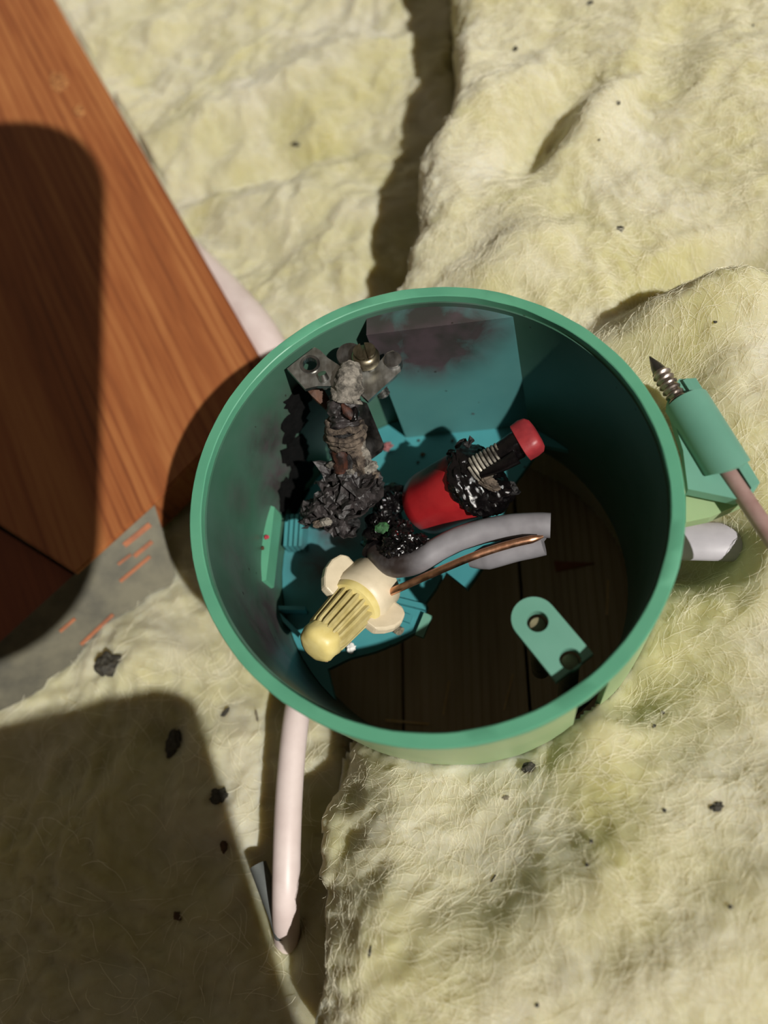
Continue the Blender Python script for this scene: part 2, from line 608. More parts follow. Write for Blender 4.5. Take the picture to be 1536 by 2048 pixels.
FEAT_R = features([
    (1440, 830, 26, 22, 30, 13),       # the lump beside the screw
    (1330, 680, 20, 8, 20, 10),
    (1490, 640, 16, 12, 20, 9),
    (1505, 525, 11, 7, 25, -22),
    (900, 150, 10, 20, 0, 6),
    (840, 380, 8, 16, 0, 4),
    (650, 1600, 9, 26, 0, -9),       # hollow behind it
    (1370, 565, 16, 5, 25, -11),
    (1180, 270, 20, 7, 50, 9),         # rounded fold at the top
    (1085, 270, 16, 7, 55, -8),
    (1010, 210, 14, 9, 30, 6),
    (1380, 180, 26, 16, 20, 5),
    (1330, 130, 18, 8, 60, -5),
    (900, 420, 14, 26, 0, 3),
    (1050, 470, 20, 10, -60, 4),
    (1000, 560, 16, 8, 30, 5),
    (860, 560, 14, 22, 20, -4),
    (1420, 1250, 16, 26, 0, 4),
    (1180, 1470, 8, 14, -50, 5),
    (1250, 1390, 7, 5, 0, -9),
    (1300, 1560, 24, 12, -20, 3),
    (760, 1560, 20, 10, 15, 3),
    (820, 1720, 24, 10, -5, -2),
    (730, 1780, 10, 16, -10, 3),
    (890, 1840, 16, 8, 25, -2),
    (1180, 1760, 16, 7, 35, 4),
    (1330, 1800, 24, 6, 25, -3),
    (1450, 1760, 20, 8, 15, 4),
    (1050, 1940, 30, 10, 5, 5),
    (1430, 1960, 24, 12, 10, 5),
    (1090, 1640, 20, 9, -30, 2),
    (1290, 1340, 9, 18, -40, 4),
    (1410, 1082, 11, 6.5, 0, -22),
    (1512, 1088, 6, 9, 0, 10),
    (1185, 1425, 7, 7, 0, 6),       # pit where the grey cable shows
], ZB_R)
FEAT_L = features([
    (420, 260, 30, 10, 15, 7), (600, 180, 26, 12, 5, 7), (560, 330, 30, 6, 10, -8), (600, 420, 24, 10, -10, 6),
    (300, 120, 22, 10, 35, -7), (330, 60, 14, 8, 60, 6), (640, 560, 20, 16, 40, 4), (700, 120, 8, 18, 80, 5),
    (300, 1320, 14, 10, 30, 5), (420, 1500, 20, 12, -30, 3), (330, 1480, 6, 6, 0, -5), (200, 1650, 30, 16, 10, 6),
    (330, 1800, 24, 12, 40, -5), (480, 1640, 6, 20, 80, 4), (100, 1900, 24, 18, 0, 5), (400, 1950, 24, 12, 20, -4),
    (565, 1620, 3.4, 40, 3, -6), (540, 1800, 4, 10, 20, -8),
], ZB_L)


def height(P, base, feats, seed, amp, poly, R):
    P = np.asarray(P)
    z = np.full(len(P), base / 1000.0)
    for (fx, fy, lx, ly, a, h) in feats:
        dx, dy = P[:, 0] - fx, P[:, 1] - fy
        u = dx * math.cos(a) + dy * math.sin(a); v = -dx * math.sin(a) + dy * math.cos(a)
        z += h * np.exp(-.5 * ((u / lx) ** 2 + (v / ly) ** 2) * 1.6)
    rc = box_r(P[:, 0], P[:, 1]); az = np.arctan2(P[:, 1], P[:, 0])
    near = np.clip((np.cos(az - math.radians(-62)) + .15) / .6, 0, 1)       # wool pressed down where the box was pushed in
    z -= .010 * near * np.exp(-((rc - .049) / .018) ** 2) * (1 if base > -40 else 0)
    nz = np.empty(len(P))
    for i, (x, y) in enumerate(P):
        p = Vector((x, y, seed))
        w = Vector((noise.noise(p * 22), noise.noise(p * 22 + Vector((9, 4, 2))), 0)) * .012
        q = p + w
        big = noise.fractal(q * 32, .9, 2.1, 3)
        lump = noise.ridged_multi_fractal(q * 48, 1.0, 2.1, 3, 1.0, 1.8)
        fine = noise.fractal(Vector((q.x * 150 + q.y * 60, q.y * 330, seed)), .7, 2.2, 4)
        mid = abs(noise.fractal(q * 95 + Vector((0, 0, 5)), .8, 2.1, 3)) - .3
        nz[i] = amp * (1.0 * big + .4 * (lump - 1.0)) - .0015 * mid + .00045 * fine
    z += nz
    d, ins = seg_dist(P, poly)
    wob = np.array([.004 * noise.fractal(Vector((x * 70, y * 70, seed + 3)), .8, 2, 4) for x, y in P])
    d = np.clip(d + wob, 0, None)
    e = np.clip(d / R, 0, 1)
    drop = R * (1 - np.sqrt(np.clip(1 - (1 - e) ** 2, 0, 1)))
    z -= drop * 1.25
    return z, d, ins


def batt(name, poly, base, feats, seed, amp, R, mat, step):
    xs = [p[0] for p in poly]; ys = [p[1] for p in poly]
    x0, x1, y0, y1 = max(min(xs), -.225), min(max(xs), .14), max(min(ys), -.135), min(max(ys), .345)
    nx, ny = int((x1 - x0) / step) + 1, int((y1 - y0) / step) + 1
    gx, gy = np.meshgrid(np.linspace(x0, x1, nx), np.linspace(y0, y1, ny))
    P = np.c_[gx.ravel(), gy.ravel()]
    z, d, ins = height(P, base, feats, seed, amp, poly, R)
    rc = box_r(P[:, 0], P[:, 1])
    keep = ins & (rc > .0486)
    # the wool is pressed down a little where the box stands in it
    z = z + H
    for pp in (BEAM, BLOCK):                     # pressed flat under the timber
        dd, ii = seg_dist(P, px_poly(pp, ZW))
        z = np.where(ii | (dd < .002), np.minimum(z, H - .0632), z)
    z = np.maximum(z, .006)
    idx = np.arange(nx * ny).reshape(ny, nx)
    q = np.stack([idx[:-1, :-1], idx[:-1, 1:], idx[1:, 1:], idx[1:, :-1]], -1).reshape(-1, 4)
    q = q[keep[q].all(1)]
    # skirt down to the boards along every open edge
    cnt = {}
    for f in q.tolist():
        for a, b in zip(f, f[1:] + f[:1]):
            k = (a, b) if a < b else (b, a)
            cnt[k] = None if k in cnt else (a, b)
    open_e = [e for e in cnt.values() if e]
    used = np.unique(q)
    remap = -np.ones(nx * ny, int); remap[used] = np.arange(len(used))
    V = [(P[i, 0], P[i, 1], z[i]) for i in used]
    Fc = [[remap[a], remap[b], remap[c], remap[e]] for a, b, c, e in q.tolist()]
    low = {}
    for a, b in open_e:
        for k in (a, b):
            if k not in low:
                low[k] = (len(V), len(V) + 1)
                V.append((P[k, 0], P[k, 1], .5 * z[k] + .002)); V.append((P[k, 0], P[k, 1], .003))
        A, B = low[a], low[b]
        Fc.append([remap[b], remap[a], A[0], B[0]]); Fc.append([B[0], A[0], A[1], B[1]])
    root = empty(name, (float(np.mean(P[used, 0])), float(np.mean(P[used, 1])), .003))
    o = obj('wool', V, Fc, mat, root)
    return root, (P[used], z[used])


def fibres(name, root, pts, n, seed, lmin, lmax, rmin, rmax, lift, box=None):
    """loose glass strands lying on and curling out of the wool: fine three-sided strands in one mesh"""
    r = np.random.default_rng(seed)
    P, z = pts
    from mathutils.kdtree import KDTree
    kd = KDTree(len(P))
    for i in range(len(P)): kd.insert((P[i, 0], P[i, 1], 0), i)
    kd.balance()
    V, Fc = [], []
    sel = r.integers(0, len(P), n)
    NS = 6
    for i in sel:
        x, y = P[i]
        if box is not None and not box(x, y): continue
        L = r.uniform(lmin, lmax); rad = r.uniform(rmin, rmax)
        a = 2.4 * noise.noise(Vector((x * 26, y * 26, seed))) * 2 + r.normal(0, .45) + .6
        curl = r.normal(0, 1.0)
        hi = abs(r.normal(0, lift))
        pts_ = []
        cx, cy = x, y
        for k in range(NS + 1):
            t = k / NS
            _, j, dd = kd.find((cx, cy, 0))
            if dd > .0011 or box_r(cx, cy) < .0512: break
            pts_.append((cx, cy, z[j] + .00008 + hi * math.sin(math.pi * t) + (hi * .6 * t if curl > 1 else 0)))
            a += curl / NS + r.normal(0, .12)
            cx += L / NS * math.cos(a); cy += L / NS * math.sin(a)
        if len(pts_) < 4: continue
        base = len(V)
        m = len(pts_)
        for k, p in enumerate(pts_):
            q = pts_[min(k + 1, m - 1)]; o = pts_[max(k - 1, 0)]
            dx, dy = q[0] - o[0], q[1] - o[1]; l = math.hypot(dx, dy) + 1e-9
            sx, sy = -dy / l * rad, dx / l * rad
            V += [(p[0] + sx, p[1] + sy, p[2]), (p[0] - sx, p[1] - sy, p[2]), (p[0], p[1], p[2] + rad * 1.6)]
        for k in range(m - 1):
            b = base + 3 * k
            Fc += [[b, b + 3, b + 5, b + 2], [b + 2, b + 5, b + 4, b + 1], [b + 1, b + 4, b + 3, b]]
    return T(obj(name, V, Fc, M_fibre, root), kind='stuff')


batt_r, PTS_R = batt('insulation_batt', POLY_R, ZB_R, FEAT_R, 2.3, .0026, .013, M_wool_r, .0008)
T(batt_r, 'thick pale yellow glass wool batt around the right of the green box', 'insulation', 'glass wool batts')
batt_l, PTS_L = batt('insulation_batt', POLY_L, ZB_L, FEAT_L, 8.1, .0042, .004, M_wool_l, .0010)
T(batt_l, 'lower glass wool batt on the left, partly under the wooden beam', 'insulation', 'glass wool batts')
fibres('loose_fibres', batt_r, PTS_R, 24000, 5, .002, .009, .000018, .000038, .0004)
fibres('loose_fibres', batt_l, PTS_L, 4000, 6, .004, .012, .00003, .00006, .0007)


def ground(px, py, pts, start):
    """where the sight line of a picture point meets a batt"""
    zr = start
    for _ in range(12):
        p = W(px, py, zr)
        j = np.argmin((pts[0][:, 0] - p.x) ** 2 + (pts[0][:, 1] - p.y) ** 2)
        zr = .5 * zr + .5 * (pts[1][j] - H) * 1000
    return W(px, py, zr)


# ------------------------------------------------------------------ wooden beam, block, steel hanger
beam = empty('wooden_beam', W(150, 500, ZW - 40))
poly = [W(x, y, ZW) for x, y in BEAM]
# body with a slightly eased upper arris
bm = bmesh.new()
vs = [bm.verts.new(p) for p in poly]
f = bm.faces.new(vs)
g = bmesh.ops.extrude_face_region(bm, geom=[f])
for e in g['geom']:
    if isinstance(e, bmesh.types.BMVert): e.co.z -= .0125
bmesh.ops.recalc_face_normals(bm, faces=bm.faces)
topf = [e for e in bm.edges if all(abs(v.co.z - poly[0].z) < 1e-5 for v in e.verts)]
bmesh.ops.bevel(bm, geom=topf, offset=.0006, segments=2, affect='EDGES')
bm.verts.index_update()
obj('timber', [v.co.copy() for v in bm.verts], [[v.index for v in q.verts] for q in bm.faces], M_wood, beam, False)
bm.free()
# the knot, standing a hair proud of the planed face
M_knot = simple('knot', srgb(118, 66, 34), srgb(196, 136, 80), 700, .5, 0, .9, .0008, .5, .40, .60).m
kd_ = Vector((math.cos(WOOD_ANG + math.pi / 2), math.sin(WOOD_ANG + math.pi / 2), 0)); kx_ = Vector((-kd_.y, kd_.x, 0))
for (x, y, a_, b_) in ((118, 165, .0105, .0052), (158, 222, .0050, .0032)):
    obj('knot', *blob(W(x, y, ZW) - Vector((0, 0, .0009)), (a_, b_, .0013), 4, .25, 1.6, axes=(kd_, kx_, Vector((0, 0, 1))), seed=int(x)), M_knot, beam)
T(beam, 'large orange-brown planed pine beam at the upper left', 'beam')

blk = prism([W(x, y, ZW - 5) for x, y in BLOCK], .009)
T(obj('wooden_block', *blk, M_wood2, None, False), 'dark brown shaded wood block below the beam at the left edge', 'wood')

# steel plate on the beam's end, leaning away from it
hang = empty('metal_hanger_plate', W(240, 1180, -70))
c = [W(308, 1007, ZW - 1.0), W(150, 1149, ZW - 1.0), W(-40, 1322, ZW - 1.0), W(-60, 1450, -66), W(110, 1370, -66), W(222, 1300, -66), W(330, 1190, -66), W(352, 1150, -64)]
nrm = (c[6] - c[1]).cross(c[0] - c[1]).normalized()
if nrm.z < 0: nrm = -nrm


def on_sheet(px, py, lift=.0003):
    """where a sight line meets the sheet's plane"""
    cpos = from_lens((0, 0, 0)); d = W(px, py, -50) - cpos
    t = (c[1] - cpos).dot(nrm) / d.dot(nrm)
    return cpos + d * t + nrm * lift


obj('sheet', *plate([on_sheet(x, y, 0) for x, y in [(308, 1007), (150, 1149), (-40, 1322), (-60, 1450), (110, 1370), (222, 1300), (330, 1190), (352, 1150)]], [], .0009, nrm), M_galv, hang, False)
for (x0, y0, x1, y1, w) in [(248, 1090, 300, 1048, .0016), (268, 1112, 304, 1082, .0012), (240, 1162, 300, 1112, .0010), (162, 1288, 226, 1228, .0010), (188, 1302, 226, 1276, .0008), (236, 1128, 262, 1108, .0008), (120, 1262, 150, 1236, .0009)]:  # thin orange bars raised on the sheet
    o = obj('orange_streak', *bar(on_sheet(x0, y0, .0007), on_sheet(x1, y1, .0007), w, .0012, nrm), M_orange, hang, False)
obj('rolled_edge', *tube([on_sheet(222, 1298, .0005), on_sheet(285, 1240, .0006), on_sheet(332, 1186, .0005)], .0011, 10), M_steel, hang)
T(hang, 'galvanised metal hanger plate at the end of the wooden beam', 'plate')


# ------------------------------------------------------------------ cables outside the box
def cable(name, ctrl, r, mat, seg=18, flat=1.0, n=10):
    pts = [Vector(p) for p in spline([tuple(W(*q)) for q in ctrl], n)]
    return obj(name, *tube(pts, r, seg, True, flat), mat)


T(cable('white_cable', [(270, 420, -70), (360, 500, -67), (440, 580, -62), (512, 664, -58), (560, 760, -60), (585, 850, -64)], .0068, M_cable_w),
  'thick white cable curving out from under the wooden beam', 'cable')
T(cable('white_cable', [(606, 1370, -54), (592, 1440, -51), (580, 1560, -50), (574, 1680, -50), (572, 1780, -52), (572, 1835, -58), (574, 1880, -70)], .0033, M_cable_w),
  'straight off-white cable in the gap between batts below the box', 'cable')
T(cable('grey_conduit', [(516, 1730, -58), (535, 1780, -58), (552, 1825, -59), (566, 1870, -62)], .0021, M_darkgrey, 14),
  'short dark grey tube end beside the off-white cable at the bottom', 'tube')
T(cable('grey_cable', [(1345, 1082, -33), (1380, 1082, -33), (1430, 1083, -33), (1480, 1084, -33.5), (1520, 1085, -35), (1550, 1086, -39)], .0046, M_cable_g, 20, .55),
  'flat pale grey cable leaving the box on the right into the wool', 'cable')

# ------------------------------------------------------------------ the green junction box
FLOOR = -46.0
box = empty('junction_box', (0, 0, H - .056))
SEG = 128


def ring_wall(prof, name, mat, keep=None, jag=0.0):
    """closed profile (r, z millimetres below the rim) swept round the axis; keep(angle) may cut an opening"""
    V, Fc = [], []
    n = len(prof)
    for k in range(SEG):
        q = 2 * math.pi * k / SEG
        for j, (r, z) in enumerate(prof):
            jr = jag * noise.noise(Vector((math.cos(q) * 9, math.sin(q) * 9, j))) if jag else 0
            V.append(oval((r * math.cos(q) + jr * math.cos(q), r * math.sin(q) + jr * math.sin(q), H + z / 1000 + jr * .4)))
    for k in range(SEG):
        a, b = k * n, ((k + 1) % SEG) * n
        qa = 2 * math.pi * (k + .5) / SEG
        on = keep is None or keep(qa)
        for j in range(n):
            if on: Fc.append([a + j, b + j, b + (j + 1) % n, a + (j + 1) % n])
        if keep is not None and on:
            if not keep(qa - 2 * math.pi / SEG): Fc.append([a + j for j in range(n)][::-1])
            if not keep(qa + 2 * math.pi / SEG): Fc.append([b + j for j in range(n)])
    V, Fc = fix_normals(V, Fc)
    return obj(name, V, Fc, mat, box)


def smooth_edges(o, ang=40):
    m = o.modifiers.new('edges', 'EDGE_SPLIT'); m.split_angle = math.radians(ang)


soot_pts = [(tuple(W(560, 1290, -25)), .034, 1.0), (tuple(W(470, 1150, -18)), .02, .6), (tuple(W(520, 880, -18)), .016, 1.0), (tuple(W(470, 1000, -16)), .011, .55), (tuple(W(560, 960, -30)), .016, 1.0),
            (tuple(W(620, 1320, -34)), .026, 1.1), (tuple(W(540, 1230, -34)), .018, 1.0), (tuple(W(660, 640, -10)), .012, .4),
            (tuple(W(880, 690, -8)), .019, 1.1), (tuple(W(800, 720, -14)), .014, .9), (tuple(W(620, 800, -20)), .02, .9)]
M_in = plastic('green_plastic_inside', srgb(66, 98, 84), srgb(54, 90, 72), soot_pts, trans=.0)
M_floor = plastic('teal_plastic_floor', srgb(68, 138, 142), srgb(58, 126, 132), [(tuple(W(690, 1050, FLOOR)), .016, 1.2), (tuple(W(640, 1130, FLOOR)), .014, .9)], trans=.0)
M_panel = plastic('teal_plastic_panel', srgb(76, 126, 124), srgb(68, 118, 118), [(tuple(W(860, 690, -8)), .021, 1.7), (tuple(W(770, 680, -8)), .014, 1.6), (tuple(W(950, 675, -6)), .014, 1.2)], trans=.15)

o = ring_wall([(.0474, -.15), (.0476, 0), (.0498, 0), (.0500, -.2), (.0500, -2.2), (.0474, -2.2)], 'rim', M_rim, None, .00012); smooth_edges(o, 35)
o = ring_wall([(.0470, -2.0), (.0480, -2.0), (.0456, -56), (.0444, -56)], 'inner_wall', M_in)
notch = math.atan2(W(1178, 1395, -8).y, W(1178, 1395, -8).x)
o = ring_wall([(.0488, -2.0), (.0499, -2.0), (.0494, -46), (.0483, -46)], 'outer_wall', M_out,
              lambda q: abs((q - notch + math.pi) % (2 * math.pi) - math.pi) > .055); smooth_edges(o, 35)
# floor of the box: a plate with a large broken-out opening through which the boards show
fl = [oval((.0447 * math.cos(math.radians(q)), .0447 * math.sin(math.radians(q)), H + FLOOR / 1000)) for q in range(42, 229, 6)]
fl += [W(x, y, FLOOR) for x, y in [(655, 1338), (700, 1316), (748, 1304), (792, 1286), (836, 1262), (852, 1240), (850, 1206), (872, 1176), (890, 1142), (935, 1178), (962, 1140), (984, 1108), (1004, 1068), (1010, 1020), (1030, 965), (1085, 890)]]
obj('floor_plate', *plate(fl, [], .002), M_floor, box, False)

# flat cable-entry panel at the far side, its top a shelf just below the rim
xa, xb = W(733, 650, -3.2), W(1096, 646, -3.2)
yb = W(905, 866, FLOOR).y
zt, zb = H - .0032, H + FLOOR / 1000
yt = (xa.y + xb.y) / 2
xl, xr = xa.x, xb.x
V = [Vector((xl, yt, zt)), Vector((xr, yt, zt)), Vector((xr * .86, yb, zb)), Vector((xl * .86, yb, zb))]
arc_t, arc_b = [], []


def wall_y(x, r, lo):
    y = lo
    while box_r(x, y) < r and y < .06: y += .0001
    return max(y, lo + .0002)


for k in range(13):
    t = k / 12
    x = xl + (xr - xl) * t
    V.append(Vector((x, wall_y(x, .0474, yt), zt))); arc_t.append(len(V) - 1)
for k in range(13):
    t = k / 12
    x = (xl + (xr - xl) * t) * .86
    V.append(Vector((x, wall_y(x, .0449, yb), zb))); arc_b.append(len(V) - 1)
Fc = [[0, 3, 2, 1], [0, 1] + arc_t[::-1], [3, 2] + arc_b[::-1], [0, arc_t[0], arc_b[0], 3], [1, 2, arc_b[-1], arc_t[-1]]]
for k in range(12): Fc.append([arc_t[k], arc_t[k + 1], arc_b[k + 1], arc_b[k]])
V, Fc = fix_normals(V, Fc)
o = obj('entry_panel', V, Fc, M_panel, box, False)

# left side: step, ribs and ridges of the floor
step = plate([W(x, y, -32) for x, y in [(513, 1166), (533, 1008), (549, 1014), (532, 1160)]], [], .006)
o = obj('wall_step', *step, M_rim, box, False)
for i, x in enumerate((570, 580, 590, 600)):
    obj('rib', *bar(W(x + 4, 1028, -41), W(x, 1092, -41), .0009, .005), M_floor, box, False)
obj('ridge', *bar(W(545, 1217, -41), W(612, 1284, -43), .0010, .005), M_floor, box, False)
obj('ridge', *bar(W(547, 1215, -41), W(610, 1216, -42), .0010, .005), M_floor, box, False)
obj('ridge', *bar(W(780, 1196, -44), W(852, 1214, -44), .0014, .003), M_floor, box, False)
obj('ridge', *bar(W(776, 1222, -44.6), W(822, 1238, -44.6), .0020, .002), M_floor, box, False)

# tab with two holes, carried on a pillar from the floor
ZT = -5.6
pr = W(1068, 1237, ZT); q1 = W(1112, 1363, ZT); q2 = W(1187, 1308, ZT)
ax = ((q1 + q2) / 2 - pr); L = ax.length; ax.normalize(); sx = Vector((-ax.y, ax.x, 0))
hw = (q1 - q2).length / 2
loop = [pr + ax * L + sx * hw, pr + ax * L - sx * hw]
for k in range(17):
    a = -math.pi / 2 - math.pi * k / 16
    loop.append(pr + sx * (hw * math.sin(a)) + ax * (hw * -abs(math.cos(a)) * 1.0))
h1, h2 = W(1075, 1243, ZT), W(1141, 1318, ZT)
tab = obj('mounting_tab', *plate(loop, [circle(h1, .00205, 24), circle(h2, .00205, 24)], .0022), M_tab, box, False)
for hc in (h1, h2):
    obj('screw_pillar', *lathe(hc - Vector((0, 0, .0026)), hc - Vector((0, 0, .043)), [(0, .0003), (0, .0015), (.02, .0018), (1, .0022)], 16), M_pillar, tab)
pc = pr + ax * (L * .55)
pv = [pc + ax * (L * .36 * sa) + sx * (hw * .8 * sb) + Vector((0, 0, -.0075)) for sa, sb in ((1, 1), (1, -1), (-1, -1), (-1, 1))]

# screw channel outside the rim
ZC = -6.0
A0, A1 = W(1392, 775, ZC), W(1497, 950, ZC)
base = plate([W(x, y, ZC - 3.0) for x, y in [(1335, 800), (1358, 758), (1392, 756), (1520, 965), (1505, 985), (1474, 998), (1376, 978), (1366, 900)]], [], .0028)
ch = obj('screw_channel', *base, M_tab, box, False)
a, u, w = frame(A1 - A0)
RO, RI = .0046, .0034
V, Fc = [], []
C0 = W(1372, 806, ZC - 3.4); C1 = W(1452, 936, ZC - 3.4)
a, u, w = frame(C1 - C0)
NS = 14
for j in range(2):
    cc = (C0, C1)[j]
    for k in range(NS + 1):
        q = math.pi * (k / NS) - math.pi / 2
        dv = u * math.cos(q) + w * math.sin(q)
        sl_ = a * (.0022 * math.cos(q)) * (1 if j else 0)
        V += [cc + dv * RO + sl_, cc + dv * RI + sl_]
m = 2 * (NS + 1)
for k in range(NS):
    i = 2 * k
    Fc += [[i, i + 2, m + i + 2, m + i], [i + 1, m + i + 1, m + i + 3, i + 3], [i, i + 1, i + 3, i + 2], [m + i, m + i + 2, m + i + 3, m + i + 1]]
for i in (0, 2 * NS):
    Fc.append([i, m + i, m + i + 1, i + 1])
V, Fc = fix_normals(V, Fc)
o = obj('half_tube', V, Fc, M_tab, ch); smooth_edges(o, 40)
obj('channel_flange', *plate([W(x, y, ZC - 2.2) for x, y in [(1366, 760), (1376, 756), (1516, 968), (1503, 976)]], [], .003), M_tab, ch, False)
obj('lower_web', *plate([W(x, y, ZC - 8) for x, y in [(1372, 984), (1480, 992), (1486, 1006), (1420, 1034), (1372, 1044)]], [], .003), M_out, box, False)
T(box, 'round open green plastic junction box with soot inside', 'junction box')

# ------------------------------------------------------------------ long screw in the channel
s0, s1 = W(1299, 713, ZC - 2.6), W(1600, 1160, ZC - 4.0)
ax_s = (s1 - s0).normalized(); Ls = (s1 - s0).length
scr = empty('long_screw', s1 - Vector((0, 0, .002)))
tip = obj('tip', *lathe(s0, s0 + ax_s * .0048, [(0, .0001), (.25, .0006), (.6, .0012), (1, .0016)], 16), M_steel_d, scr)
prof = []
nT = 9
for i in range(nT):
    t = i / nT
    prof += [(t, .0016), (t + .25 / nT, .0016), (t + .50 / nT, .0020), (t + .70 / nT, .0020), (t + .92 / nT, .0016)]
prof.append((1, .0014))
th0, th1 = s0 + ax_s * .0044, s0 + ax_s * .0165
obj('thread', *lathe(th0, th1, prof, 24, lambda t, q: 1 + .05 * math.sin(q + t * 60)), M_screw, scr)
obj('shank', *lathe(th1, s1, [(0, .0014), (.03, .00165), (1, .00175)], 20), M_shank, scr)
T(scr, 'long steel screw with pointed threaded tip lying through the channel outside the box', 'screw')

# ------------------------------------------------------------------ metal clamp with screw at the upper left inside the box
clamp = empty('terminal_clamp', W(690, 780, -16))
zk = lambda x: -2.6 - 4.2 * max(0., min(1., (x - 600) / 200))     # the strip dips towards the right
ol = [(574, 737), (590, 724), (629, 694), (640, 700), (656, 716), (690, 738), (730, 742), (760, 722), (774, 705), (786, 700), (795, 708), (802, 742), (736, 802), (712, 778), (690, 772), (660, 772), (634, 772), (610, 778)]
Bn = (W(629, 694, zk(629)) - W(574, 737, zk(574))).cross(W(802, 742, zk(802)) - W(574, 737, zk(574))).normalized()
if Bn.z < 0: Bn = -Bn
_p0 = W(600, 735, zk(600)); _cp = from_lens((0, 0, 0))


def on_bracket(x, y, lift=0.0):
    d = W(x, y, -5) - _cp
    return _cp + d * ((_p0 - _cp).dot(Bn) / d.dot(Bn)) + Bn * lift


ba, bu, bw = frame(Bn, (1, 0, 0))
hc = on_bracket(620, 729)
br = obj('bracket', *plate([on_bracket(x, y) for x, y in ol], [circle(hc, .00165, 24, bu, bw)], .0011, Bn), M_steel, clamp, False)
obj('eyelet', *lathe(hc + Bn * .0003, hc - Bn * .0014, [(0, .00165), (0, .0023), (1, .0023), (1, .00165), (0, .00165)], 28, caps=False), M_steel_d, br)
obj('washer', *lathe(on_bracket(700, 714, .0012), on_bracket(700, 714, .0), [(0, .0004), (0, .0030), (1, .0031), (1, .0004)], 28), M_steel_d, clamp)
obj('washer', *lathe(on_bracket(786, 722, .0008), on_bracket(786, 722, -.002), [(0, .0004), (0, .0020), (1, .0022), (1, .0004)], 28), M_steel_d, clamp)
# slotted screw: head in two halves of a slot, threaded shank below the bracket
hax = (Bn + Vector((-.05, .25, 0))).normalized()
hp = on_bracket(731, 721, .0034)
hx, hu, hw_ = frame(hax, (-.25, 1, 0))
scw = obj('screw_head', *lathe(hp - hax * .0026, hp, [(0, .0021), (0, .0032), (.6, .0033), (.88, .0029), (1, .0024)], 36), M_brass, clamp)
for sgn in (-1, 1):
    lo = [hp + hax * .0007 + hw_ * (sgn * (.00045 + .0021 * math.sin(t))) + hu * (.0024 * math.cos(t)) for t in [math.pi * k / 14 for k in range(15)]]
    obj('slot_half', *plate(lo, [], .0010, hax), M_brass, scw, False)
prof = []
for i in range(14):
    t = i / 14
    prof += [(t, .00125), (t + .03, .0016), (t + .05, .00125)]
sh0 = hp - hax * .002
obj('screw_shank', *lathe(sh0, W(769, 792, -13), prof + [(1, .0011)], 20), M_steel, clamp)
obj('small_screw', *lathe(on_bracket(645, 752, .0012), on_bracket(652, 766, -.002), [(0, .0003), (0, .0010), (.4, .0013), (.45, .0010), (1, .0010)], 18), M_steel, clamp)
obj('strap', *plate([W(603, 766, -6.5), W(629, 746, -5.6), W(640, 765, -7), W(659, 798, -9.5), W(652, 818, -10.5), W(622, 790, -8)], [], .0009, (-.1, .3, 1)), M_rust, clamp, False)
obj('back_plate', *plate([W(694, 790, -13), W(734, 806, -12.4), W(767, 886, -17), W(763, 896, -17.6), W(738, 914, -19), W(700, 860, -17)], [], .0012, (.1, .4, 1)), M_steel_d, clamp, False)
T(clamp, 'sooty steel terminal clamp with slotted screw inside the box rim', 'clamp')

# ------------------------------------------------------------------ burnt wire end hanging from the clamp
burnt = empty('burnt_wire_end', W(690, 1000, -34))
path = [Vector(p) for p in spline([tuple(W(*q)) for q in [(706, 728, -2.4), (700, 745, -2.6), (694, 772, -4), (690, 800, -6)]], 10)]
obj('ash_sleeve', *tube(path, [.0017 + .0016 * min(1, i / 16) for i in range(len(path))], 36, True, 1, .0012, 420), M_ash, burnt)
path = [Vector(p) for p in spline([tuple(W(*q)) for q in [(690, 792, -6), (688, 816, -7.6), (688, 840, -9.4), (690, 864, -11)]], 10)]
slv = obj('charred_sleeve', *tube(path, [.0034 + .0002 * math.sin(i * 1.1) for i in range(len(path))], 36, True, 1, .0009, 450), M_charflake, burnt)
obj('exposed_copper', *tube([W(684, 808, -3.8), W(694, 822, -4.6), W(704, 836, -6.0)], [.0005, .0012, .0008], 12, True, 1, .0004, 700), M_copper_burnt, slv)
obj('burnt_hole', *blob(W(709, 828, -5.6), (.0010, .0018, .0008), 3, .3, 1, None, 4), M_melt, slv)
obj('sleeve_blister', *blob(W(668, 818, -4.8), (.0016, .0022, .0014), 3, .3, 1.2, None, 8), M_charflake, slv)
dirv = (W(694, 890, -15) - W(688, 830, -8.6)).normalized()
a, u, w = frame(dirv)
for i in range(4):
    cpt = W(688, 850, -10).lerp(W(692, 884, -13.6), i / 3)
    rr = (.0040, .0043, .0042, .0037)[i]
    pts = [cpt + (u * math.cos(t) + w * math.sin(t)) * (rr + .00018 * math.sin(3 * t + i)) + dirv * (.0003 * math.sin(2 * t + i * 2)) for t in [2 * math.pi * k / 48 for k in range(49)]]
    obj('ring', *tube(pts, .00072, 10, False, 1, .0006, 520), M_ashbrown, burnt)
obj('ring_core', *tube([W(688, 846, -10.5), W(690, 866, -12), W(693, 890, -14.5)], .0036, 24, True, 1, .0005, 500), M_char, burnt)
for (ctrl, r, mt) in [([(680, 880, -13), (682, 908, -15), (684, 942, -18)], .0019, M_copper_burnt), ([(704, 884, -13.5), (718, 912, -16), (728, 948, -19)], .0020, M_ashbrown),
                      ([(692, 880, -13.5), (702, 915, -16.5), (706, 950, -19.5)], .0017, M_char), ([(716, 884, -13.8), (730, 912, -16), (742, 950, -19)], .0013, M_ash), ([(668, 886, -14), (670, 912, -16), (672, 936, -18)], .0010, M_char)]:
    pts = [Vector(p) for p in spline([tuple(W(*q)) for q in ctrl], 8)]
    obj('strand', *tube(pts, r, 14, True, 1, .0010, 520), mt, burnt)
